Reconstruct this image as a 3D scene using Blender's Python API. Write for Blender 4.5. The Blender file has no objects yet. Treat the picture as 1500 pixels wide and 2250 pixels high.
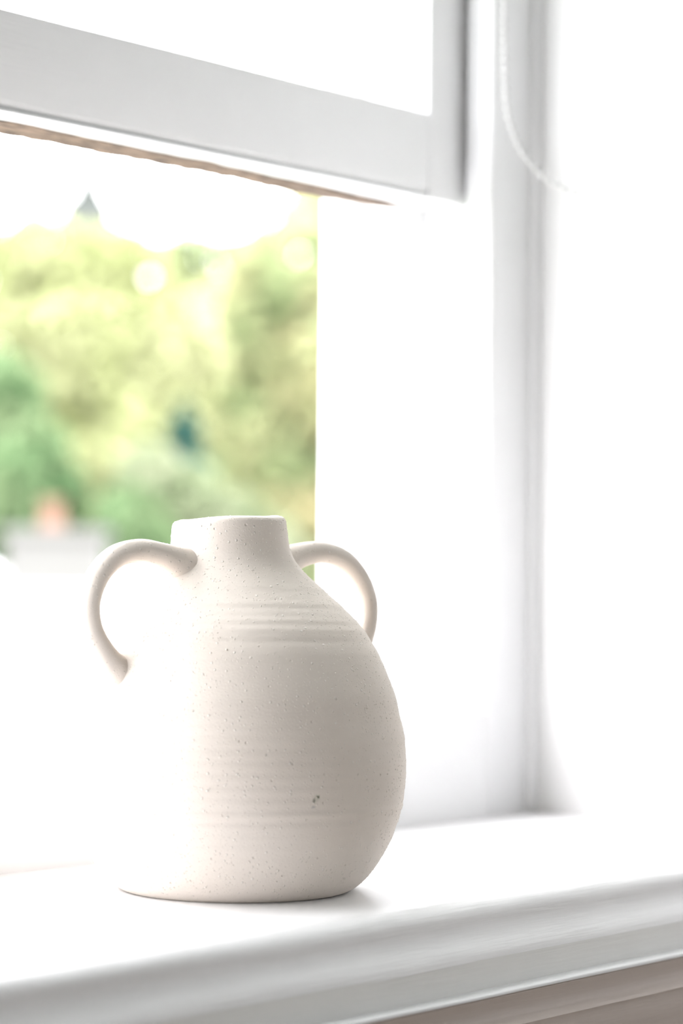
import bpy, bmesh, math, random
from mathutils import Vector, Matrix, noise

# ------------------------------------------------------------------ camera, sky, exposure
scene = bpy.context.scene
COL = scene.collection
EYE_Z = 0.168                                  # metres above the window sill top (z = 0)
HEAD = math.radians(40.1)                      # view heading measured from +X (along the window wall)
FWD = Vector((math.cos(HEAD), math.sin(HEAD), 0.0))
RGT = Vector((math.sin(HEAD), -math.cos(HEAD), 0.0))

cd = bpy.data.cameras.new('camera')
cam = bpy.data.objects.new('camera', cd)
COL.objects.link(cam)
cam.matrix_world = (Matrix.Translation((0, 0, EYE_Z)) @ Matrix.Rotation(HEAD - math.pi / 2, 4, 'Z')
                    @ Matrix.Rotation(math.pi / 2 + math.radians(1.445), 4, 'X')
                    @ Matrix.Rotation(math.radians(0.58), 4, 'Z'))
cd.sensor_fit = 'VERTICAL'
cd.sensor_height = 36.0
cd.sensor_width = 24.0
cd.lens = 85.0
cd.clip_start = 0.01
cd.clip_end = 500.0
cd.dof.use_dof = True
cd.dof.focus_distance = 1.27
cd.dof.aperture_fstop = 4.8
scene.camera = cam

SKY = 11.8
world = bpy.data.worlds.new('sky')
scene.world = world
world.use_nodes = True
wn = world.node_tree.nodes
wn['Background'].inputs[0].default_value = (1.0, 0.985, 1.015, 1)
wn['Background'].inputs[1].default_value = SKY

vs = scene.view_settings
vs.view_transform = 'Standard'
vs.look = 'None'
vs.exposure = 0.0
vs.gamma = 1.0
vs.use_curve_mapping = False


def portal(name, loc, rot, sx, sy):
    """daylight entering through a window opening (sampling guide for the sky, emits nothing of its own)"""
    ld = bpy.data.lights.new(name, 'AREA')
    ld.shape = 'RECTANGLE'
    ld.size, ld.size_y = sx, sy
    ld.cycles.is_portal = True
    o = bpy.data.objects.new(name, ld)
    o.location = loc
    o.rotation_euler = rot
    COL.objects.link(o)


portal('daylight_window_front', (0.76, 1.20, 0.77), (math.radians(-90), 0, 0), 1.3, 1.5)
portal('daylight_fill_window_left', (-2.06, 0.20, 0.55), (0, math.radians(-90), 0), 1.2, 0.9)  # sky portal for the added left window


# ------------------------------------------------------------------ helpers
def tag(o, label=None, cat=None, group=None, kind=None):
    if label: o['label'] = label
    if cat: o['category'] = cat
    if group: o['group'] = group
    if kind: o['kind'] = kind
    return o


def empty(name, loc=(0, 0, 0), parent=None):
    o = bpy.data.objects.new(name, None)
    o.empty_display_size = 0.05
    COL.objects.link(o)
    o.location = loc
    if parent: o.parent = parent
    return o


def obj(name, bm, mat, parent=None, smooth=False, angle=None):
    me = bpy.data.meshes.new(name)
    bm.normal_update()
    bm.to_mesh(me)
    bm.free()
    me.materials.append(mat)
    if smooth:
        for p in me.polygons: p.use_smooth = True
        if angle is not None:
            me.set_sharp_from_angle(angle=math.radians(angle))
    o = bpy.data.objects.new(name, me)
    COL.objects.link(o)
    if parent: o.parent = parent
    return o


def add_box(bm, x0, x1, y0, y1, z0, z1):
    v = [bm.verts.new((x, y, z)) for z in (z0, z1) for y in (y0, y1) for x in (x0, x1)]
    for f in ((0, 2, 3, 1), (4, 5, 7, 6), (0, 1, 5, 4), (2, 6, 7, 3), (0, 4, 6, 2), (1, 3, 7, 5)):
        bm.faces.new([v[i] for i in f])


def box(name, x0, x1, y0, y1, z0, z1, mat, parent=None, bevel=0.0, seg=3):
    bm = bmesh.new()
    add_box(bm, x0, x1, y0, y1, z0, z1)
    if bevel:
        bmesh.ops.bevel(bm, geom=bm.edges[:], offset=bevel, segments=seg, profile=0.5, affect='EDGES')
    return obj(name, bm, mat, parent, smooth=bool(bevel), angle=40)


def boxes(name, lst, mat, parent=None):
    bm = bmesh.new()
    for b in lst: add_box(bm, *b)
    return obj(name, bm, mat, parent)


def prism_x(name, prof, x0, x1, mat, parent=None, angle=35, nseg=1, wob=0.0):
    """closed (y, z) profile swept along X; wob makes hand-worn unevenness"""
    bm = bmesh.new()
    rings = []
    for i in range(nseg + 1):
        x = x0 + (x1 - x0) * i / nseg
        ring = []
        for k, (y, z) in enumerate(prof):
            dy = dz = 0.0
            if wob:
                dy = wob * noise.noise((x * 9, k * 0.21, 3.1))
                dz = wob * noise.noise((x * 9, k * 0.21, 7.7))
            ring.append(bm.verts.new((x, y + dy, z + dz)))
        rings.append(ring)
    n = len(prof)
    for a, b in zip(rings[:-1], rings[1:]):
        for k in range(n):
            bm.faces.new((a[k], a[(k + 1) % n], b[(k + 1) % n], b[k]))
    bm.faces.new(rings[0][::-1])
    bm.faces.new(rings[-1])
    bmesh.ops.recalc_face_normals(bm, faces=bm.faces[:])
    return obj(name, bm, mat, parent, smooth=True, angle=angle)


# ------------------------------------------------------------------ materials
def new_mat(name):
    m = bpy.data.materials.new(name)
    m.use_nodes = True
    nt = m.node_tree
    return m, nt, nt.nodes, nt.links, nt.nodes['Principled BSDF']


def node(nt, t, **kw):
    n = nt.nodes.new(t)
    for k, v in kw.items(): setattr(n, k, v)
    return n


def math_n(nt, op, a, b=None, c=None, clamp=False):
    n = nt.nodes.new('ShaderNodeMath')
    n.operation = op
    n.use_clamp = clamp
    for i, v in enumerate((a, b, c)):
        if v is None: continue
        if isinstance(v, (int, float)): n.inputs[i].default_value = v
        else: nt.links.new(v, n.inputs[i])
    return n.outputs[0]


def mix_rgb(nt, fac, a, b):
    n = nt.nodes.new('ShaderNodeMix')
    n.data_type = 'RGBA'
    for s, v in ((n.inputs[0], fac), (n.inputs[6], a), (n.inputs[7], b)):
        if isinstance(v, (int, float)): s.default_value = v
        elif isinstance(v, tuple): s.default_value = v if len(v) == 4 else (*v, 1)
        else: nt.links.new(v, s)
    return n.outputs[2]


def paint(name, col, rough=0.4, stretch=(4, 60, 60), bump=0.25, var=0.04, lumps=0.0):
    """brush-painted woodwork: faint streaks along the grain, gentle bumps"""
    m, nt, ns, lk, b = new_mat(name)
    tc = node(nt, 'ShaderNodeTexCoord')
    mp = node(nt, 'ShaderNodeMapping')
    mp.inputs['Scale'].default_value = stretch
    lk.new(tc.outputs['Object'], mp.inputs[0])
    n1 = node(nt, 'ShaderNodeTexNoise')
    n1.inputs['Scale'].default_value = 8.0
    n1.inputs['Detail'].default_value = 5.0
    lk.new(mp.outputs[0], n1.inputs['Vector'])
    n2 = node(nt, 'ShaderNodeTexNoise')
    n2.inputs['Scale'].default_value = 14.0
    n2.inputs['Detail'].default_value = 3.0
    lk.new(tc.outputs['Object'], n2.inputs['Vector'])
    f = math_n(nt, 'MULTIPLY_ADD', n2.outputs[0], var * 2, 1.0 - var)
    mixc = node(nt, 'ShaderNodeVectorMath', operation='SCALE')
    mixc.inputs[0].default_value = col
    lk.new(f, mixc.inputs['Scale'])
    lk.new(mixc.outputs[0], b.inputs['Base Color'])
    b.inputs['Roughness'].default_value = rough
    h = math_n(nt, 'MULTIPLY_ADD', n2.outputs[0], lumps, n1.outputs[0])
    bp = node(nt, 'ShaderNodeBump')
    bp.inputs['Strength'].default_value = bump
    bp.inputs['Distance'].default_value = 0.001
    lk.new(h, bp.inputs['Height'])
    lk.new(bp.outputs[0], b.inputs['Normal'])
    return m


def plain(name, col, rough=0.6, var=0.1, scale=6.0, bump=0.0):
    m, nt, ns, lk, b = new_mat(name)
    tc = node(nt, 'ShaderNodeTexCoord')
    n2 = node(nt, 'ShaderNodeTexNoise')
    n2.inputs['Scale'].default_value = scale
    n2.inputs['Detail'].default_value = 5.0
    lk.new(tc.outputs['Object'], n2.inputs['Vector'])
    f = math_n(nt, 'MULTIPLY_ADD', n2.outputs[0], var * 2, 1.0 - var)
    mixc = node(nt, 'ShaderNodeVectorMath', operation='SCALE')
    mixc.inputs[0].default_value = col
    lk.new(f, mixc.inputs['Scale'])
    lk.new(mixc.outputs[0], b.inputs['Base Color'])
    b.inputs['Roughness'].default_value = rough
    if bump:
        bp = node(nt, 'ShaderNodeBump')
        bp.inputs['Strength'].default_value = bump
        bp.inputs['Distance'].default_value = 0.002
        lk.new(n2.outputs[0], bp.inputs['Height'])
        lk.new(bp.outputs[0], b.inputs['Normal'])
    return m


WHITE = paint('white_gloss_paint', (0.84, 0.845, 0.85), rough=0.36, bump=0.22, lumps=0.6)
SILLP = paint('white_sill_paint', (0.90, 0.90, 0.905), rough=0.33, bump=0.32, lumps=0.8)
WALLP = plain('white_wall_paint', (0.86, 0.86, 0.855), rough=0.8, var=0.015, bump=0.05)
ROOMP = plain('soft_grey_wall_paint', (0.40, 0.40, 0.40), rough=0.8, var=0.015, bump=0.05)
GREIGE = paint('greige_panel', (0.53, 0.46, 0.415), rough=0.5, bump=0.25, var=0.06)  # even greige tone for the panel below the apron


def raw_wood():
    m, nt, ns, lk, b = new_mat('weathered_raw_wood')
    tc = node(nt, 'ShaderNodeTexCoord')
    mp = node(nt, 'ShaderNodeMapping')
    mp.inputs['Scale'].default_value = (26, 150, 150)
    lk.new(tc.outputs['Object'], mp.inputs[0])
    n1 = node(nt, 'ShaderNodeTexNoise')
    n1.inputs['Scale'].default_value = 2.2
    n1.inputs['Detail'].default_value = 6.0
    lk.new(mp.outputs[0], n1.inputs['Vector'])
    r = node(nt, 'ShaderNodeValToRGB')
    e = r.color_ramp.elements
    e[0].position, e[0].color = 0.37, (0.05, 0.036, 0.028, 1)
    e[1].position, e[1].color = 0.64, (0.25, 0.18, 0.138, 1)
    k = r.color_ramp.elements.new(0.5)
    k.color = (0.155, 0.104, 0.075, 1)
    lk.new(n1.outputs[0], r.inputs[0])
    lk.new(r.outputs[0], b.inputs['Base Color'])
    b.inputs['Roughness'].default_value = 0.85
    bp = node(nt, 'ShaderNodeBump')
    bp.inputs['Strength'].default_value = 0.5
    bp.inputs['Distance'].default_value = 0.002
    lk.new(n1.outputs[0], bp.inputs['Height'])
    lk.new(bp.outputs[0], b.inputs['Normal'])
    return m


RAW = raw_wood()


def glass_mat():
    m = bpy.data.materials.new('window_glass')
    m.use_nodes = True
    nt = m.node_tree
    nt.nodes.remove(nt.nodes['Principled BSDF'])
    out = nt.nodes['Material Output']
    tr = node(nt, 'ShaderNodeBsdfTransparent')
    tr.inputs[0].default_value = (0.97, 0.985, 0.98, 1)
    gl = node(nt, 'ShaderNodeBsdfGlossy')
    gl.inputs['Roughness'].default_value = 0.02
    fr = node(nt, 'ShaderNodeFresnel')
    fr.inputs[0].default_value = 1.45
    mx = node(nt, 'ShaderNodeMixShader')
    ge = node(nt, 'ShaderNodeNewGeometry')
    front = math_n(nt, 'SUBTRACT', 1.0, ge.outputs['Backfacing'])
    nt.links.new(math_n(nt, 'MULTIPLY', fr.outputs[0], front), mx.inputs[0])
    nt.links.new(tr.outputs[0], mx.inputs[1])
    nt.links.new(gl.outputs[0], mx.inputs[2])
    nt.links.new(mx.outputs[0], out.inputs[0])
    return m


GLASS = glass_mat()

# ------------------------------------------------------------------ the room
XJ = 1.3527            # inner face of the right window jamb beads
XR = 1.4054            # plane of the right reveal
XLJ, XLR = 0.17, 0.117 # the left jamb and left reveal
YF = 1.0052            # room-side face of the window frame
YO = 1.1625            # outer face of frame and wall
YW = 0.775             # room face of the window wall
ZT = 1.50              # top of the window opening
FLOOR, CEIL = -0.72, 1.85
X0, X1, Y0 = -1.9, XR, -2.6

S = lambda o: tag(o, kind='structure')
fl = plain('oak_floor', (0.54, 0.455, 0.38), rough=0.5, var=0.15, scale=3.0)
S(box('floor', X0, X1, Y0, YW, FLOOR - 0.1, FLOOR, fl))
S(box('ceiling', X0, X1, Y0, YW, CEIL, CEIL + 0.1, ROOMP))
S(boxes('wall_front', [
    (X0 - 0.1, XLR, YW, YO, FLOOR, CEIL),
    (XLR, XR, YW, YO, ZT, CEIL), (XLR, XR, YW, YO, FLOOR, -0.034)], WALLP))
LY0, LY1, LZ0, LZ1 = -0.12, 0.60, 0.0, 1.1  # opening for the added left window
S(boxes('wall_left', [(X0 - 0.1, X0, Y0, LY0, FLOOR, CEIL), (X0 - 0.1, X0, LY1, YW, FLOOR, CEIL),
                      (X0 - 0.1, X0, LY0, LY1, FLOOR, LZ0), (X0 - 0.1, X0, LY0, LY1, LZ1, CEIL)], ROOMP))
w2 = S(empty('fill_window_2', (0, 0, 0)))  # unseen window, added as fill light from the left
boxes('window_frame', [(X0 - 0.09, X0 - 0.02, LY0, LY0 + 0.04, LZ0, LZ1), (X0 - 0.09, X0 - 0.02, LY1 - 0.04, LY1, LZ0, LZ1),
                       (X0 - 0.09, X0 - 0.02, LY0, LY1, LZ0, LZ0 + 0.04), (X0 - 0.09, X0 - 0.02, LY0, LY1, LZ1 - 0.04, LZ1)], WHITE, w2)
box('glass_pane', X0 - 0.058, X0 - 0.054, LY0 + 0.04, LY1 - 0.04, LZ0 + 0.04, LZ1 - 0.04, GLASS, w2)
S(boxes('wall_right', [(X1, X1 + 0.25, Y0 - 0.1, YO, FLOOR, CEIL)], WALLP))
S(boxes('wall_back', [(X0 - 0.1, X1, Y0 - 0.1, Y0, FLOOR, CEIL)], ROOMP))

# ------------------------------------------------------------------ window_1: the open sash window
w1 = S(empty('window_1', (0.76, YF, 0.0)))
W1 = w1.location.copy()


def wpart(o, parent=w1):
    o.parent = parent
    o.location = -W1
    return o


for s in (1, -1):
    def mx(a, b):
        """mirror an X range of the right jamb to the left one"""
        if s == 1: return a, b
        c = XJ + XLJ
        return c - b, c - a
    wpart(box('pulley_stile', *mx(XJ + 0.008, XR - 0.0003), YF, YO, -0.03, ZT, WHITE, None, 0.0006, 1))
    wpart(box('staff_bead', *mx(XJ, XJ + 0.02), YF - 0.0008, 1.0285, -0.01, ZT, WHITE, None, 0.003, 3))
    wpart(box('parting_bead', *mx(XJ - 0.002, XJ + 0.02), 1.0705, 1.0805, 0.05, ZT, WHITE, None, 0.0015, 2))
    wpart(box('outer_lining', *mx(XJ, XJ + 0.02), 1.1287, YO - 0.0002, 0.0, ZT, WHITE, None, 0.002, 2))
bm = bmesh.new()  # quarter-round added to lighten the dark crease at the right corner
cr = [(XR, YF)] + [(XR - 0.007 * math.cos(a), YF - 0.007 * math.sin(a)) for a in [math.pi / 2 * k / 6 for k in range(7)]]
lo = [bm.verts.new((x, y, -0.01)) for x, y in cr]
hi = [bm.verts.new((x, y, ZT)) for x, y in cr]
for k in range(len(cr)): bm.faces.new((lo[k], lo[(k + 1) % len(cr)], hi[(k + 1) % len(cr)], hi[k]))
bm.faces.new(lo[::-1])
bm.faces.new(hi)
bmesh.ops.recalc_face_normals(bm, faces=bm.faces[:])
wpart(obj('added_corner_bead', bm, WHITE, None, smooth=True, angle=40))
wpart(box('frame_head', XLJ, XJ, YF, YO, ZT - 0.04, ZT, WHITE, None, 0.001, 1))
# inner ledge board under the opening and the sloping outer sill behind it
wpart(prism_x('draught_board', [(YF, -0.012), (YF, 0.0685), (YF + 0.0015, 0.0718), (YF + 0.005, 0.0728), (1.0285, 0.0728), (1.0285, -0.012)],
              XLJ, XJ + 0.002, WHITE))
wpart(prism_x('outer_sill', [(1.0285, -0.03), (1.0285, 0.064), (1.08, 0.060), (1.24, 0.040), (1.25, 0.035), (1.25, -0.01), (1.16, -0.03)],
              XLJ - 0.04, XJ + 0.012, WHITE))

# interior window board (sill): flat top, rounded front, ogee below
nose = [(YF + 0.012, 0.0), (0.772, 0.0), (0.7645, -0.0003), (0.7595, -0.0014), (0.7558, -0.0034), (0.7532, -0.0060), (0.7520, -0.0090),
        (0.7522, -0.0115), (0.7520, -0.0140), (0.7508, -0.0167), (0.7488, -0.0193), (0.7464, -0.0220), (0.7442, -0.0248), (0.7428, -0.0275), (0.7424, -0.0294),
        (0.7432, -0.0299), (0.7480, -0.0338), (YF + 0.012, -0.0338)]
sill = wpart(prism_x('window_sill', nose, XLR, XR, SILLP, None, angle=50, nseg=160, wob=0.0007))

# lower sash, pushed up
lower = empty('lower_sash', (0, 0, 0), w1)
lower.location = -W1
SX0, SX1 = XLJ - 0.006, XJ + 0.006
ZB, ZR = 0.4285, 0.4872
rail = [(1.032, ZR), (1.0320, 0.4366), (1.0325, 0.4348), (1.0338, 0.4326), (1.0348, 0.4316), (1.0348, 0.4308), (1.0324, 0.4305),
        (1.0321, 0.4294), (1.0330, 0.4285), (1.0545, 0.4282), (1.0545, 0.4292), (1.0850, 0.4292), (1.0850, 0.4500), (1.0740, 0.4560), (1.0740, ZR)]
prism_x('bottom_rail', rail, SX0, 1.3155, WHITE, lower, angle=30, nseg=60, wob=0.0003)
# weathered bare wood along the underside, ragged outer edge
bm = bmesh.new()
random.seed(4)
N = 260
top, bot, edg = [], [], []
for i in range(N + 1):
    x = SX0 + 0.002 + (1.345 - SX0) * i / N
    y0 = 1.0508 + 0.0026 * noise.noise((x * 40, 1.3, 0)) + max(0.0, x - 1.12) * 0.075
    y1 = 1.0838 + 0.006 * math.exp(-((x - 1.26) / 0.06) ** 2) - max(0.0, x - 1.325) * 0.25 + 0.0045 * noise.noise((x * 26, 5.1, 0)) + 0.003 * noise.noise((x * 90, 2.1, 0))
    zz = 0.4277 + 0.0007 * noise.noise((x * 60, 9, 0))
    bot.append((bm.verts.new((x, y0, zz)), bm.verts.new((x, (y0 + y1) / 2, zz + 0.0006 * noise.noise((x * 80, 3, 0)))), bm.verts.new((x, y1, zz + 0.0006))))
    top.append((bm.verts.new((x, y0, 0.4296)), bm.verts.new((x, y1 - 0.001, 0.4335))))
for i in range(N):
    a, b, c, d = bot[i], bot[i + 1], top[i], top[i + 1]
    bm.faces.new((a[0], a[1], b[1], b[0]))
    bm.faces.new((a[1], a[2], b[2], b[1]))
    bm.faces.new((a[2], c[1], d[1], b[2]))
    bm.faces.new((c[0], d[0], d[1], c[1]))
    bm.faces.new((a[0], b[0], d[0], c[0]))
bmesh.ops.recalc_face_normals(bm, faces=bm.faces[:])
tag(obj('bare_wood_edge', bm, RAW, lower, smooth=True, angle=50), 'brown bare wood edge')
for a, b in ((1.3157, SX1), (SX0, SX0 + 0.043)):
    box('stile', a, b, 1.0316, 1.0735, ZB if a > 1 else ZR, 1.178, WHITE, lower, 0.0012, 2)
box('top_rail', SX0 + 0.043, 1.3157, 1.032, 1.073, 1.138, 1.178, WHITE, lower, 0.001, 1)
box('glass_pane', SX0 + 0.038, 1.3185, 1.0535, 1.0565, ZR - 0.004, 1.142, GLASS, lower)
# upper sash in the outer channel
upper = empty('upper_sash', (0, 0, 0), w1)
upper.location = -W1
box('meeting_rail', SX0, SX1, 1.083, 1.125, 0.79, 0.83, WHITE, upper, 0.001, 1)
box('top_rail', SX0, SX1, 1.083, 1.125, 1.42, 1.46, WHITE, upper, 0.001, 1)
for a, b in ((1.3157, SX1), (SX0, SX0 + 0.043)):
    box('stile', a, b, 1.083, 1.125, 0.83, 1.42, WHITE, upper, 0.001, 1)
box('glass_pane', SX0 + 0.04, 1.3187, 1.1025, 1.1055, 0.826, 1.424, GLASS, upper)


def tube(name, pts, rad, mat, parent=None, seg=10):
    bm = bmesh.new()
    rings = []
    for i, p in enumerate(pts):
        p = Vector(p)
        d = (Vector(pts[min(i + 1, len(pts) - 1)]) - Vector(pts[max(i - 1, 0)])).normalized()
        a = d.cross(Vector((0.3, 0.9, 0.2))).normalized()
        b = d.cross(a)
        r = rad[i] if isinstance(rad, (list, tuple)) else rad
        rings.append([bm.verts.new(p + r * (math.cos(t) * a + math.sin(t) * b)) for t in [2 * math.pi * k / seg for k in range(seg)]])
    for u, v in zip(rings[:-1], rings[1:]):
        for k in range(seg):
            bm.faces.new((u[k], u[(k + 1) % seg], v[(k + 1) % seg], v[k]))
    bm.faces.new(rings[0][::-1])
    bm.faces.new(rings[-1])
    bmesh.ops.recalc_face_normals(bm, faces=bm.faces[:])
    return obj(name, bm, mat, parent, smooth=True, angle=60)


CORD = plain('grey_cotton_cord', (0.07, 0.075, 0.068), rough=0.9, var=0.2, scale=300)
cpts = [(1.3560 - 0.0012 * math.sin((z - 0.47) * 14) ** 2, 1.0905 + 0.002 * (z - 0.47), z) for z in [0.455 + 0.03 * i for i in range(33)]]
tube('sash_cord', cpts, 0.0013, CORD, lower, 8)

# mouldings below the sill
S(prism_x('trim_1', [(0.7423, -0.0288), (0.7418, -0.0500), (0.7752, -0.0500), (0.7752, -0.0345), (0.7470, -0.0345)], XLR - 0.06, XR - 0.0005, paint('apron_paint', (0.84, 0.84, 0.82), rough=0.4)))
panel = [(0.7422, -0.0458), (0.7338, -0.0461), (0.7330, -0.0470), (0.7342, -0.0500), (0.7352, -0.0540), (0.7350, -0.0572), (0.7334, -0.0588), (0.7306, -0.0600),
         (0.7282, -0.0618), (0.7297, -0.0648), (0.7282, -0.0690), (0.7300, -0.0760), (0.7306, -0.110), (0.7306, -0.62), (0.7752, -0.62), (0.7752, -0.0458)]
t2 = S(prism_x('trim_2', panel, XLR - 0.10, XR - 0.0005, GREIGE, None, angle=60, nseg=90, wob=0.0003))
lip = [(0.7424, -0.0438), (0.7350, -0.0440), (0.7332, -0.0444), (0.7325, -0.0452), (0.7328, -0.0462), (0.7424, -0.0464)]  # white strip putting the lit top edge of the panel into colour
tag(prism_x('lit_edge_strip', lip, XLR - 0.10, XR - 0.0005, WHITE, t2, angle=60, nseg=90, wob=0.00045), 'white strip for the lit panel edge')
S(boxes('baseboard_front', [(X0, X1, YW - 0.018, YW, FLOOR, FLOOR + 0.10)], WHITE))


# ------------------------------------------------------------------ the vase
def stoneware():
    m, nt, ns, lk, b = new_mat('speckled_white_stoneware')
    tc = node(nt, 'ShaderNodeTexCoord')
    O = tc.outputs['Object']
    # grit: small raised grains and a few pits
    wob = node(nt, 'ShaderNodeTexNoise')
    wob.inputs['Scale'].default_value = 600
    lk.new(O, wob.inputs['Vector'])
    va = node(nt, 'ShaderNodeVectorMath', operation='MULTIPLY_ADD')
    lk.new(wob.outputs['Color'], va.inputs[0])
    va.inputs[1].default_value = (0.0008, 0.0008, 0.0008)
    lk.new(O, va.inputs[2])
    vo = node(nt, 'ShaderNodeTexVoronoi')
    vo.inputs['Scale'].default_value = 430
    lk.new(va.outputs[0], vo.inputs['Vector'])
    sep = node(nt, 'ShaderNodeSeparateColor')
    lk.new(vo.outputs['Color'], sep.inputs[0])
    rad = math_n(nt, 'MULTIPLY_ADD', sep.outputs[1], 0.24, 0.10)
    inner = math_n(nt, 'SUBTRACT', rad, vo.outputs['Distance'])
    dome = math_n(nt, 'MULTIPLY', inner, 5.0, clamp=True)
    isgrain = math_n(nt, 'GREATER_THAN', sep.outputs[0], 0.40)
    ispit = math_n(nt, 'LESS_THAN', sep.outputs[0], 0.07)
    grain = math_n(nt, 'MULTIPLY', dome, isgrain)
    pit = math_n(nt, 'MULTIPLY', dome, ispit)
    fine = node(nt, 'ShaderNodeTexNoise')
    fine.inputs['Scale'].default_value = 900
    fine.inputs['Detail'].default_value = 3
    lk.new(O, fine.inputs['Vector'])
    h = math_n(nt, 'SUBTRACT', grain, pit)
    h = math_n(nt, 'MULTIPLY_ADD', fine.outputs[0], 0.25, h)
    bp = node(nt, 'ShaderNodeBump')
    bp.inputs['Strength'].default_value = 0.6
    bp.inputs['Distance'].default_value = 0.0007
    lk.new(h, bp.inputs['Height'])
    lk.new(bp.outputs[0], b.inputs['Normal'])
    # body colour: warm chalk white, soft blotches, pale grains, dark pinholes
    bl = node(nt, 'ShaderNodeTexNoise')
    bl.inputs['Scale'].default_value = 18
    bl.inputs['Detail'].default_value = 4
    lk.new(O, bl.inputs['Vector'])
    c = mix_rgb(nt, bl.outputs[0], (0.745, 0.67, 0.595), (0.79, 0.73, 0.67))
    c = mix_rgb(nt, math_n(nt, 'MULTIPLY', grain, 0.5), c, (0.88, 0.86, 0.82))
    c = mix_rgb(nt, math_n(nt, 'MULTIPLY', pit, 0.30), c, (0.40, 0.34, 0.28))
    # the small green-grey smudge low on the belly
    spot = Vector(SPOT)
    def blot(dx, dz, r, soft=0.0016):
        p = spot + RGT_L * dx + Vector((0, 0, dz))
        ds = node(nt, 'ShaderNodeVectorMath', operation='DISTANCE')
        wv = node(nt, 'ShaderNodeVectorMath', operation='MULTIPLY_ADD')
        nn = node(nt, 'ShaderNodeTexNoise')
        nn.inputs['Scale'].default_value = 420
        nn.inputs['Detail'].default_value = 3
        lk.new(O, nn.inputs['Vector'])
        lk.new(nn.outputs['Color'], wv.inputs[0])
        wv.inputs[1].default_value = (0.0042, 0.0042, 0.0042)
        lk.new(O, wv.inputs[2])
        lk.new(wv.outputs[0], ds.inputs[0])
        ds.inputs[1].default_value = p + Vector((0.0021, 0.0021, 0.0021))
        k = math_n(nt, 'SUBTRACT', r, ds.outputs['Value'])
        return math_n(nt, 'DIVIDE', k, soft, clamp=True)
    c = mix_rgb(nt, math_n(nt, 'MULTIPLY', blot(0.0, 0.0002, 0.0028), 0.35), c, (0.45, 0.46, 0.34))
    c = mix_rgb(nt, math_n(nt, 'MULTIPLY', blot(0.0008, 0.0008, 0.0015, 0.0009), 0.9), c, (0.10, 0.105, 0.06))
    c = mix_rgb(nt, math_n(nt, 'MULTIPLY', blot(-0.0017, -0.0006, 0.0010, 0.0007), 0.8), c, (0.14, 0.14, 0.10))
    c = mix_rgb(nt, math_n(nt, 'MULTIPLY', blot(-0.0014, -0.0040, 0.0013, 0.0010), 0.45), c, (0.30, 0.31, 0.31))
    lk.new(c, b.inputs['Base Color'])
    b.inputs['Roughness'].default_value = 0.82
    b.inputs['Specular IOR Level'].default_value = 0.3
    return m


VC = Vector((0.953, 0.873, 0.0))
K = 1 / 4115.0
prof_px = [(1957, 246), (1951, 250), (1946, 260), (1938, 271), (1925, 285), (1903, 303), (1880, 318), (1855, 332), (1830, 343), (1780, 361), (1720, 371), (1670, 373.5), (1620, 370.5),
           (1560, 362), (1500, 345), (1440, 320), (1390, 291), (1360, 267), (1325, 231), (1300, 204), (1280, 182), (1260, 161), (1244, 147),
           (1230, 138), (1215, 132), (1200, 129), (1170, 126), (1155, 124), (1149, 121.5), (1145, 117), (1143, 110.5)]
YB = 1952.0
prof = [((YB - min(y, YB)) * K, r * K) for y, r in prof_px]


def catmull(pts, t):
    """monotone-ish interpolation of r over z"""
    for i in range(len(pts) - 1):
        if pts[i][0] <= t <= pts[i + 1][0] and pts[i + 1][0] > pts[i][0]:
            p0 = pts[max(i - 1, 0)]; p1 = pts[i]; p2 = pts[i + 1]; p3 = pts[min(i + 2, len(pts) - 1)]
            h = p2[0] - p1[0]
            m1 = (p2[1] - p0[1]) / max(p2[0] - p0[0], 1e-6)
            m2 = (p3[1] - p1[1]) / max(p3[0] - p1[0], 1e-6)
            u = (t - p1[0]) / h
            return ((2 * u ** 3 - 3 * u ** 2 + 1) * p1[1] + (u ** 3 - 2 * u ** 2 + u) * h * m1
                    + (-2 * u ** 3 + 3 * u ** 2) * p2[1] + (u ** 3 - u ** 2) * h * m2)
    return pts[-1][1]


ZTOP = prof[-1][0]
body_prof = []
for z, r in prof:
    if not body_prof or z > body_prof[-1][0] + 1e-6: body_prof.append((z, r))


def rings_r(z, th):
    """throwing rings left by the potter's fingers"""
    zz = z + 0.0012 * math.sin(th + 0.7) + 0.0006 * math.sin(2 * th)
    w_sh = math.exp(-((zz - 0.146) / 0.017) ** 2)
    d = w_sh * (0.00011 * math.sin(2 * math.pi * zz / 0.0043 + 0.6) + 0.00012 * math.sin(2 * math.pi * zz / 0.0079 + 0.2))
    d += 0.00014 * math.exp(-((zz - 0.135) / 0.03) ** 2) * math.sin(2 * math.pi * zz / 0.0123)
    # broad finger groove with a crisp lower lip on the upper belly
    d += -0.00035 * math.exp(-((zz - 0.1135) / 0.0050) ** 2)
    d += -0.00050 * math.exp(-((zz - 0.0935) / 0.0075) ** 2)
    d += 0.00028 * math.exp(-((zz - 0.0830) / 0.0034) ** 2)
    # fine ridge low down
    d += 0.00026 * math.exp(-((zz - 0.0455) / 0.0018) ** 2) - 0.00024 * math.exp(-((zz - 0.0420) / 0.0022) ** 2)
    d += 0.00025 * math.exp(-((zz - 0.0290) / 0.0030) ** 2)
    d += 0.00007 * math.sin(2 * math.pi * zz / 0.0061 + th) * math.exp(-((zz - 0.06) / 0.035) ** 2)
    return d


def axis_off(z):
    """the pot leans: its axis drifts to one side with height"""
    return -0.0062 * (z / 0.197) ** 1.5


def rim_tilt(z):
    t = max(0.0, min(1.0, (z - 0.165) / 0.03))
    return t * t * (3 - 2 * t)


RGT_L = RGT.copy()
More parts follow.
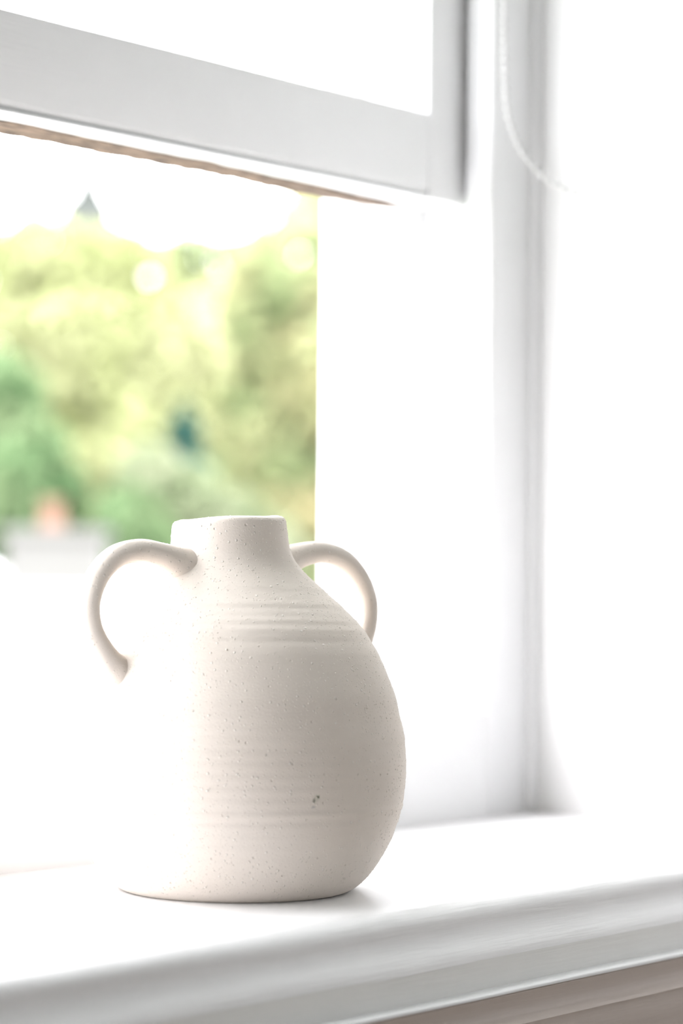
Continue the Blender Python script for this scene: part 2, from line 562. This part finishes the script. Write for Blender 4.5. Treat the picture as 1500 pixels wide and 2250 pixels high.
# smudge position (local to the vase): right of the belly's middle, low
_u, _z = 0.49, 0.0546
_r = catmull(body_prof, _z)
SPOT = tuple(RGT * (_r * _u + axis_off(_z)) - FWD * (_r * math.sqrt(1 - _u * _u)) + Vector((0, 0, _z)))
CLAY = stoneware()

vase = empty('vase', VC)
tag(vase, 'white speckled stoneware vase with two looped handles on the window sill', 'vase')
bm = bmesh.new()
NS = 288
zs = [0.0] + [ZTOP * i / 420 for i in range(1, 404)] + [ZTOP * (404 + (i / 60) * 16) / 420 for i in range(0, 61)]
loops = []


def ring_at(r, z, thick_in=False):
    lp = []
    for k in range(NS):
        th = 2 * math.pi * k / NS
        rr = r + (0 if thick_in else rings_r(z, th) * min(1, z / 0.01))
        rr += 0.0004 * math.sin(2 * th + 0.4) * min(1, z / 0.03)
        lx = rr * math.cos(th)
        ly = rr * math.sin(th)
        dz = rim_tilt(z) * (0.055 * lx + 0.0004 * math.sin(3 * th)) if z > 0.15 else 0.0
        p = RGT * (lx + axis_off(z)) + FWD * ly
        lp.append(bm.verts.new((p.x, p.y, z + dz)))
    return lp


for z in zs: loops.append(ring_at(catmull(body_prof, z), z))
rt = body_prof[-1][1]
for r, z in [(rt - 0.0010, ZTOP + 0.0003), (rt - 0.0022, ZTOP + 0.0003), (rt - 0.0032, ZTOP - 0.0006), (rt - 0.0037, ZTOP - 0.002), (rt - 0.0035, 0.180),
             (0.026, 0.172), (0.036, 0.163), (0.055, 0.148), (0.074, 0.125), (0.083, 0.09), (0.083, 0.06), (0.074, 0.03), (0.055, 0.008), (0.02, 0.006)]:
    loops.append(ring_at(r, z, True))
for a, b in zip(loops[:-1], loops[1:]):
    for k in range(NS):
        bm.faces.new((a[k], a[(k + 1) % NS], b[(k + 1) % NS], b[k]))
bm.faces.new(loops[0][::-1])
bm.faces.new(loops[-1])
body = obj('body', bm, CLAY, vase, smooth=True, angle=60)


def spline(pts, n):
    out = []
    m = len(pts)
    for i in range(m - 1):
        p = [Vector(pts[max(i - 1, 0)]), Vector(pts[i]), Vector(pts[i + 1]), Vector(pts[min(i + 2, m - 1)])]
        for j in range(n):
            u = j / n
            out.append(0.5 * ((2 * p[1]) + (p[2] - p[0]) * u + (2 * p[0] - 5 * p[1] + 4 * p[2] - p[3]) * u * u + (3 * p[1] - p[0] - 3 * p[2] + p[3]) * u ** 3))
    out.append(Vector(pts[-1]))
    return out


def handle(direction, pts, shift):
    """loop handle of near-round section, flared where it is pressed on to the pot; pts are (r, z, half thickness, half width)"""
    d = direction.normalized()
    side = Vector((-d.y, d.x, 0))
    sp = spline(pts, 10)
    bm = bmesh.new()
    rings = []
    seg = 36
    for i, q in enumerate(sp):
        a = sp[max(i - 1, 0)]
        b = sp[min(i + 1, len(sp) - 1)]
        tg = Vector((b[0] - a[0], b[1] - a[1])).normalized()
        nr = Vector((-tg.y, tg.x))
        ring = []
        for k in range(seg):
            t = 2 * math.pi * k / seg
            ct, st = math.cos(t), math.sin(t)
            wv = 1 + 0.02 * noise.noise((i * 0.15, ct * 2, st * 2))
            rr = q[0] + nr.x * ct * q[2] * wv
            zz = q[1] + nr.y * ct * q[2] * wv
            p = d * rr + side * (st * q[3] * wv) + RGT * (axis_off(max(0, zz)) * shift) + Vector((0, 0, zz))
            ring.append(bm.verts.new(p))
        rings.append(ring)
    for u, v in zip(rings[:-1], rings[1:]):
        for k in range(seg):
            bm.faces.new((u[k], u[(k + 1) % seg], v[(k + 1) % seg], v[k]))
    bm.faces.new(rings[0][::-1])
    bm.faces.new(rings[-1])
    bmesh.ops.recalc_face_normals(bm, faces=bm.faces[:])
    return obj('handle', bm, CLAY, vase, smooth=True, angle=60)


HP = [(0.020, 0.1660, 0.0150, 0.0150), (0.033, 0.1700, 0.0112, 0.0122), (0.047, 0.1757, 0.0072, 0.0088), (0.062, 0.1785, 0.0060, 0.0072), (0.0775, 0.1755, 0.0057, 0.0068),
      (0.0895, 0.1660, 0.0056, 0.0067), (0.0962, 0.1525, 0.0056, 0.0067), (0.0955, 0.1390, 0.0057, 0.0068), (0.0893, 0.1270, 0.0066, 0.0078), (0.0810, 0.1175, 0.0088, 0.0098),
      (0.067, 0.1080, 0.0130, 0.0125)]
AZ = math.radians(46)
handle(-RGT * math.sin(AZ) - FWD * math.cos(AZ), HP, 1.0)
HP2 = [(a * 1.05 if a > 0.05 else a, b + 0.0008, c, e) for a, b, c, e in HP]
handle(RGT * math.sin(AZ) + FWD * math.cos(AZ), HP2, 1.0)


def grit(name, parent, samples):
    """coarse sand grains standing proud of the clay: (point, normal, radius, height)"""
    vs_, fs = [], []
    for p, n, r, h in samples:
        a = n.orthogonal().normalized()
        b = n.cross(a)
        ph = random.random() * 6.283
        el = random.uniform(0.7, 1.0)
        i = len(vs_)
        for rr, hh in ((1.15, -0.25), (0.72, 0.62)):
            for k in range(6):
                t = ph + math.pi * k / 3
                vs_.append(p + (a * math.cos(t) + b * math.sin(t) * el) * r * rr + n * h * hh)
        vs_.append(p + n * h)
        for k in range(6):
            k2 = (k + 1) % 6
            fs.append((i + k, i + k2, i + 6 + k2, i + 6 + k))
            fs.append((i + 6 + k, i + 6 + k2, i + 12))
    me = bpy.data.meshes.new(name)
    me.from_pydata(vs_, [], fs)
    for p in me.polygons: p.use_smooth = True
    me.materials.append(CLAY)
    o = bpy.data.objects.new(name, me)
    COL.objects.link(o)
    o.parent = parent
    o['kind'] = 'stuff'
    return o


random.seed(21)
for part, count in ((body, 15000), *((h, 900) for h in vase.children if h.name.startswith('handle'))):
    me = part.data
    polys = [p for p in me.polygons if p.area > 1e-9]
    if part is body:      # outer skin only
        polys = [p for p in polys if (p.normal.x * p.center.x + p.normal.y * p.center.y) > 0 and p.center.z > 0.004]
    cum, acc_a = [], 0.0
    for p in polys:
        acc_a += p.area
        cum.append(acc_a)
    picks = random.choices(polys, cum_weights=cum, k=count)
    smp = []
    for p in picks:
        vs4 = [me.vertices[i].co for i in p.vertices[:4]]
        u, w = random.random(), random.random()
        q = vs4[0].lerp(vs4[1], u).lerp(vs4[3].lerp(vs4[2], u), w)
        # grains gather in loose patches
        if noise.noise(q * 45) < -0.25 and random.random() < 0.6: continue
        r = 0.00016 + 0.00026 * random.random() ** 2 + (0.0003 * random.random() if random.random() < 0.035 else 0)
        smp.append((q.copy(), p.normal.copy(), r, r * random.uniform(0.45, 0.85)))
    grit('grit', part, smp)

# ------------------------------------------------------------------ roller blind chain hanging in the reveal
PLASTIC = plain('white_plastic', (0.60, 0.60, 0.595), rough=0.35, var=0.02)
cp = [(1.3415, 0.9871, 0.5651), (1.3416, 0.9868, 0.5271), (1.3423, 0.9853, 0.4923), (1.3441, 0.9815, 0.4748), (1.3476, 0.9741, 0.4572), (1.353, 0.9625, 0.4426),
      (1.3597, 0.9482, 0.4327), (1.3664, 0.9339, 0.4291), (1.3731, 0.9198, 0.4317), (1.379, 0.9072, 0.4422), (1.3829, 0.8988, 0.4574), (1.3846, 0.8953, 0.479),
      (1.3849, 0.8947, 0.5132), (1.385, 0.8944, 0.5598)]
cp = [(1.355, 0.965, 1.36), (1.3425, 0.985, 0.75)] + cp + [(1.3850, 0.8944, 0.75), (1.378, 0.925, 1.36)]
path = spline(cp, 24)
acc, last, beads = 0.0, path[0], [path[0]]
PITCH = 0.0068
for p in path[1:]:
    seg = (p - last).length
    while acc + seg >= PITCH:
        f = (PITCH - acc) / seg
        last = last.lerp(p, f)
        beads.append(last.copy())
        seg = (p - last).length
        acc = 0.0
    acc += seg
    last = p
chain = empty('bead_chain', (1.3664, 0.9339, 0.4291))
tag(chain, 'white plastic bead chain of a blind hanging in a loop by the reveal', 'chain')
CB = chain.location.copy()
o = tube('cord', [tuple(p - CB) for p in path[::2]], 0.0007, PLASTIC, chain, 6)
bm = bmesh.new()
bmesh.ops.create_icosphere(bm, subdivisions=1, radius=0.0024)
b0 = obj('bead', bm, PLASTIC, chain, smooth=True)
b0.location = beads[0] - CB
for p in beads[1:]:
    b = b0.copy()
    COL.objects.link(b)
    b.parent = chain
    b.location = p - CB
bm = bmesh.new()
add_box(bm, 1.345, XR, 0.91, 0.982, 1.345, 1.42)
bmesh.ops.bevel(bm, geom=bm.edges[:], offset=0.012, segments=4, profile=0.5, affect='EDGES')
h = obj('drive_housing', bm, PLASTIC, chain, smooth=True, angle=40)
h.location = -CB


# ------------------------------------------------------------------ outside: garden, house, trees
def G(u, v, z):
    """garden site plan: u metres to the side, v metres out, turned to the view heading"""
    return RGT * u + FWD * v + Vector((0, 0, z))


GZ = -3.7
lawn = plain('lawn_green', (0.065, 0.08, 0.038), rough=0.9, var=0.3, scale=1.5)
bm = bmesh.new()
gv = []
NG = 24
for j in range(NG + 1):
    for i in range(NG + 1):
        x = -90 + 240 * i / NG
        y = 1.3 + 150 * (j / NG) ** 1.4
        gv.append(bm.verts.new((x, y, GZ + 0.25 * noise.noise((x * 0.06, y * 0.06, 0)))))
for j in range(NG):
    for i in range(NG):
        a = j * (NG + 1) + i
        bm.faces.new((gv[a], gv[a + 1], gv[a + NG + 2], gv[a + NG + 1]))
S(obj('ground', bm, lawn, None, smooth=True))
S(boxes('ground_yard', [(-90, 150, -60, 1.28, GZ - 0.3, GZ - 0.05)], plain('pale_paving', (0.38, 0.37, 0.35), rough=0.9, var=0.15, scale=1.0)))


def leaf_mat(name, c0, c1):
    m = bpy.data.materials.new(name)
    m.use_nodes = True
    nt = m.node_tree
    nt.nodes.remove(nt.nodes['Principled BSDF'])
    out = nt.nodes['Material Output']
    at = node(nt, 'ShaderNodeAttribute', attribute_name='tint')
    col = mix_rgb(nt, at.outputs['Fac'], c0, c1)
    df = node(nt, 'ShaderNodeBsdfDiffuse')
    tl = node(nt, 'ShaderNodeBsdfTranslucent')
    mx = node(nt, 'ShaderNodeMixShader')
    mx.inputs[0].default_value = 0.42
    nt.links.new(col, df.inputs[0])
    nt.links.new(col, tl.inputs[0])
    nt.links.new(df.outputs[0], mx.inputs[1])
    nt.links.new(tl.outputs[0], mx.inputs[2])
    nt.links.new(mx.outputs[0], out.inputs[0])
    return m


BARK = plain('bark', (0.14, 0.11, 0.085), rough=0.95, var=0.3, scale=12)


def foliage(name, leaves, mat, parent):
    """leaves: (pos, normal, size, tint)"""
    vs_, fs, tints = [], [], []
    for p, n, s, t in leaves:
        a = n.orthogonal().normalized()
        a = Matrix.Rotation(random.random() * 6.283, 3, n) @ a
        b = n.cross(a)
        i = len(vs_)
        vs_ += [p + a * s, p + b * s * 0.55 + n * s * 0.15, p - a * s, p - b * s * 0.55 + n * s * 0.15]
        fs.append((i, i + 1, i + 2, i + 3))
        tints.append(t)
    me = bpy.data.meshes.new(name)
    me.from_pydata(vs_, [], fs)
    at = me.attributes.new('tint', 'FLOAT', 'FACE')
    at.data.foreach_set('value', tints)
    me.materials.append(mat)
    o = bpy.data.objects.new(name, me)
    COL.objects.link(o)
    o.parent = parent
    o['kind'] = 'stuff'
    return o


def lobe_leaves(base, lobes, v, dens=1.0, size=0.11, gaps=(), depth=0.9):
    out = []
    for li, (u, z, r) in enumerate(lobes):
        c = G(u, v + random.uniform(-0.5, 0.5) * depth, z)
        tint0 = random.uniform(-0.18, 0.18)
        n = int(2600 * dens * r * r * (0.11 / size) ** 2) + 120
        for _ in range(n):
            d = Vector((random.gauss(0, 1), random.gauss(0, 1), random.gauss(0, 1))).normalized()
            rr = r * (0.55 + 0.5 * random.random() ** 0.6)
            p = c + d * rr
            w = noise.noise(p * 1.9)
            if w < -0.22 and random.random() < 0.75: continue
            uu, zz = p.dot(RGT), p.z
            if any((uu - gu) ** 2 + (zz - gz) ** 2 < gr * gr for gu, gz, gr in gaps): continue
            nn = (d * 0.7 + Vector((random.gauss(0, 0.6), random.gauss(0, 0.6), random.gauss(0, 0.6) + 0.35))).normalized()
            t = min(1, max(0, 0.5 + tint0 + 0.55 * noise.noise(p * 1.1 + Vector((7, 3, li))) + random.uniform(-0.2, 0.2)))
            out.append((p - base, nn, size * random.uniform(0.7, 1.3), t))
    return out


def tree(name, label, u0, v, lobes, mat, cat='tree', group=None, trunk_r=0.16, **kw):
    base = G(u0, v, GZ - 0.05)
    t = empty(name, base)
    tag(t, label, cat, group)
    foliage('foliage', lobe_leaves(base, lobes, v, **kw), mat, t)
    zt = max(z for u, z, r in lobes)
    top = G(u0, v, zt) - base
    tube('trunk', [(0, 0, 0), (0.05, 0.02, top.z * 0.35), (-0.04, 0.05, top.z * 0.65), (0, 0, top.z * 0.95)],
         [trunk_r * 1.3, trunk_r, trunk_r * 0.7, trunk_r * 0.25], BARK, t, 10)
    for u, z, r in lobes[:7]:
        e = G(u, v, z) - base
        s = Vector((0, 0, max(0.6, min(e.z - 0.5, top.z * 0.8))))
        mid = s.lerp(e, 0.5) + Vector((0, 0, 0.15))
        tube('branch', [tuple(s), tuple(mid), tuple(e)], [trunk_r * 0.45, trunk_r * 0.3, trunk_r * 0.12], BARK, t, 7)
    return t


def conifer(name, label, u0, v, ztip, zbot, rbot, mat, cat='tree', n=2600, size=0.10, group=None, power=1.0):
    base = G(u0, v, GZ - 0.05)
    t = empty(name, base)
    tag(t, label, cat, group)
    leaves = []
    for _ in range(n):
        f = random.random() ** 0.85
        z = ztip - f * (ztip - zbot)
        r = rbot * f ** power * (0.82 + 0.25 * math.sin(z * 14)) * (0.45 + 0.6 * random.random() ** 0.5)
        a = random.random() * 6.283
        d = Vector((math.cos(a), math.sin(a), 0))
        nn = (d * 0.6 + Vector((random.gauss(0, 0.4), random.gauss(0, 0.4), 0.5))).normalized()
        leaves.append((G(u0, v, z) + d * r - base, nn, size * random.uniform(0.6, 1.3), random.random()))
    foliage('foliage', leaves, mat, t)
    tube('trunk', [(0, 0, 0), (0, 0, (ztip - GZ) * 0.5), (0, 0, (ztip - GZ) * 0.96)], [0.16, 0.1, 0.02], BARK, t, 8)
    return t


random.seed(11)


def far(lobes, k):
    """same crown, planted k times as far out and k times as large"""
    return [(u * k, EYE_Z + (z - EYE_Z) * k, r * k) for u, z, r in lobes]


LIME = leaf_mat('lime_leaves', (0.340, 0.378, 0.180), (0.416, 0.430, 0.260))
GREEN = leaf_mat('green_leaves', (0.066, 0.140, 0.059), (0.231, 0.298, 0.164))
OLIVE = leaf_mat('olive_yellow_leaves', (0.310, 0.385, 0.205), (0.530, 0.470, 0.290))
DARK = leaf_mat('dark_evergreen_needles', (0.022, 0.061, 0.052), (0.052, 0.120, 0.095))
BLUEG = leaf_mat('blue_grey_needles', (0.13, 0.145, 0.14), (0.24, 0.26, 0.24))
SAGE = leaf_mat('sage_leaves', (0.206, 0.259, 0.134), (0.351, 0.392, 0.227))
MINT = leaf_mat('fresh_green_leaves', (0.161, 0.212, 0.112), (0.323, 0.344, 0.241))

GR = 'trees beyond the window'
K1 = 32.5 / 31
tree('broadleaf_tree', 'bright lime green leafy tree filling the middle of the garden view', -3.1, 32.5,
     far([(-3.53, 3.05, 1.17), (-2.48, 2.94, 0.99), (-2.96, 3.80, 0.80), (-3.84, 4.12, 0.62), (-2.64, 2.06, 0.88), (-3.34, 2.23, 0.93), (-2.92, 1.07, 1.17),
          (-4.42, 3.90, 0.64), (-3.2, -0.3, 1.2)], K1), LIME, group=GR, gaps=[(-2.62, 4.12, 0.10), (-2.60, 4.36, 0.08)])
tree('broadleaf_tree', 'mid green tree rising behind the pale chimney', -4.5, 28.6,
     [(-4.16, 2.15, 0.62), (-3.93, 1.53, 0.66), (-3.81, 0.98, 0.75), (-3.44, 1.10, 0.43), (-4.85, 1.85, 1.0), (-5.4, 0.8, 1.1)], GREEN, group=GR)
K2 = 36 / 34
tree('broadleaf_tree', 'loose olive yellow tree beside the white window jamb', -0.5, 36,
     far([(-1.11, 2.97, 1.02), (-0.68, 4.39, 0.83), (-0.36, 5.17, 0.58), (-1.5, 3.74, 0.64), (-0.97, 1.82, 1.09), (-1.21, 0.85, 1.15), (-0.44, 0.67, 0.96),
          (-1.61, 1.81, 0.58), (0.49, 3.12, 1.60), (-0.6, -0.8, 1.3)], K2), OLIVE, group=GR, gaps=[(-0.97, 3.82, 0.10), (-0.61, 4.86, 0.12), (-1.90, 4.68, 0.13)])
tree('broadleaf_tree', 'distant sage green tree with sky showing through its crown', -2.4, 43,
     [(-2.66, 5.36, 0.87), (-3.29, 5.36, 0.71), (-1.87, 5.45, 0.71), (-1.43, 5.69, 0.55), (-2.3, 4.0, 1.1), (-1.6, 4.2, 0.9)], SAGE, group=GR,
     gaps=[(-2.24, 5.52, 0.12), (-2.27, 5.74, 0.10), (-3.46, 5.40, 0.15)])
conifer('conifer_tree', 'slim blue grey conifer with its pointed tip above the lime tree', -5.0, 47, 7.75, 1.5, 2.1, BLUEG, group=GR, n=9500, size=0.24, power=0.68)
conifer('conifer_tree', 'small dark green conifer behind the pale bushes', -1.95, 29.9, 2.22, -1.2, 0.98, DARK, group=GR, n=5200, size=0.10, power=0.70)
tree('garden_bush', 'rounded fresh green bush behind the vase neck', -1.9, 28.2,
     [(-2.24, 1.25, 0.40), (-1.79, 0.98, 0.45), (-1.31, 0.60, 0.5), (-1.7, 0.2, 0.5), (-0.9, 0.3, 0.5)], MINT, cat='bush', group=GR, trunk_r=0.08, size=0.08, depth=0.1)
tree('garden_bush', 'darker green bush beside the pale chimney', -2.5, 27.1,
     [(-2.40, 0.72, 0.40), (-2.2, 0.40, 0.42), (-2.5, 0.1, 0.45)], GREEN, cat='bush', group=GR, trunk_r=0.08, size=0.08, depth=0.1)
# more of the same planting to either side of what the window shows
for i, (u, v, z, r, mt) in enumerate([(-9.6, 31, 1.6, 1.5, LIME), (-14.6, 35, 2.0, 1.7, GREEN), (5.0, 33, 1.6, 1.4, GREEN), (9.6, 31, 1.4, 1.5, LIME), (-20.0, 37, 2.0, 1.8, SAGE), (14.6, 36, 2.0, 1.8, OLIVE)]):
    tree('broadleaf_tree', ['lime tree outside the view beyond the chimney', 'green tree past the outer lime tree', 'green tree hidden behind the window jamb',
                            'lime tree hidden behind the reveal', 'sage tree at the far end of the row', 'olive tree at the far end of the row'][i],
         u, v, [(u, z, r), (u - r * 0.5, z - r * 0.8, r * 0.8), (u + r * 0.6, z - r * 0.7, r * 0.8), (u, z + r * 0.7, r * 0.6), (u - r * 0.1, z - r * 1.5, r * 0.9),
             (u + r * 0.3, z - r * 2.2, r * 0.8)], mt, group=GR, dens=1.1, size=0.16)

# neighbour's house: pale rendered stack with a terracotta pot on a pale slate ridge
hb = G(-3.9, 24.0, GZ - 0.05)
house = empty('neighbour_house', hb)
tag(house, 'pale roofed neighbouring house low in the garden view', 'house')
RENDER = plain('pale_render', (0.112, 0.112, 0.106), rough=0.9, var=0.06, scale=3)
SLATE = plain('pale_slate', (0.50, 0.50, 0.51), rough=0.55, var=0.08, scale=5)
POT = plain('terracotta', (0.155, 0.085, 0.056), rough=0.8, var=0.12, scale=8)
HROT = Matrix.Rotation(HEAD - math.pi / 2, 4, 'Z')


def hobj(name, bm, mat, parent=house):
    """house parts are modelled in site-plan axes (u, v, z) about the house base"""
    bmesh.ops.transform(bm, matrix=HROT, verts=bm.verts[:])
    return obj(name, bm, mat, parent)


RZ = 0.18 - hb.z                   # ridge height over the base
bm = bmesh.new()
for zz in (0,):
    HL0, HL1, HD, EZ = -5.2, 2.35, 2.0, RZ - 1.35
    v = [bm.verts.new(p) for p in ((HL0, -HD, 0), (HL1, -HD, 0), (HL1, HD, 0), (HL0, HD, 0), (HL0, -HD, EZ), (HL1, -HD, EZ), (HL1, HD, EZ), (HL0, HD, EZ),
                                   (HL0, 0, RZ - 0.12), (HL1, 0, RZ - 0.12))]
    for f in ((0, 1, 5, 4), (2, 3, 7, 6), (1, 2, 6, 9, 5), (3, 0, 4, 8, 7), (3, 2, 1, 0), (4, 5, 9, 8), (6, 7, 8, 9)): bm.faces.new([v[i] for i in f])
hobj('wall', bm, RENDER)
for sgn in (-1, 1):
    bm = bmesh.new()
    sl = 1.35 / HD
    e = HD + 0.25
    q = [(0, RZ), (sgn * e, RZ - sl * e), (sgn * e, RZ - sl * e - 0.1), (0, RZ - 0.1)]
    vv = [[bm.verts.new((x, y, z)) for y, z in q] for x in (HL0 - 0.15, HL1 + 0.15)]
    for k in range(4): bm.faces.new((vv[0][k], vv[0][(k + 1) % 4], vv[1][(k + 1) % 4], vv[1][k]))
    bm.faces.new(vv[0][::-1])
    bm.faces.new(vv[1])
    bmesh.ops.recalc_face_normals(bm, faces=bm.faces[:])
    hobj('roof_slope', bm, SLATE)
bm = bmesh.new()
cz0, cz1 = RZ - 0.6, 0.58 - hb.z
add_box(bm, 0.62, 1.54, -0.28, 0.28, cz0, cz1 - 0.09)
add_box(bm, 0.57, 1.59, -0.33, 0.33, cz1 - 0.09, cz1)
ch = hobj('chimney', bm, RENDER)
bm = bmesh.new()
prof_pot = [(0.135, 0), (0.13, 0.05), (0.105, 0.10), (0.10, 0.24), (0.125, 0.25), (0.125, 0.29), (0.09, 0.29), (0.085, 0.10)]
rg = []
for r, z in prof_pot:
    rg.append([bm.verts.new((1.03 + r * math.cos(2 * math.pi * k / 20), r * math.sin(2 * math.pi * k / 20), cz1 + z)) for k in range(20)])
for a, b in zip(rg[:-1], rg[1:]):
    for k in range(20): bm.faces.new((a[k], a[(k + 1) % 20], b[(k + 1) % 20], b[k]))
bm.faces.new(rg[-1])
tag(hobj('chimney_pot', bm, POT, ch), 'terracotta chimney pot')
for k, (u, z) in enumerate(((-3.4, 0.9), (-1.2, 0.9), (1.0, 0.9))):
    bm = bmesh.new()
    add_box(bm, u - 0.5, u + 0.5, -HD - 0.03, -HD + 0.05, z, z + 1.0)
    hobj('window', bm, plain('dark_glass', (0.08, 0.09, 0.1), rough=0.1, var=0.05))
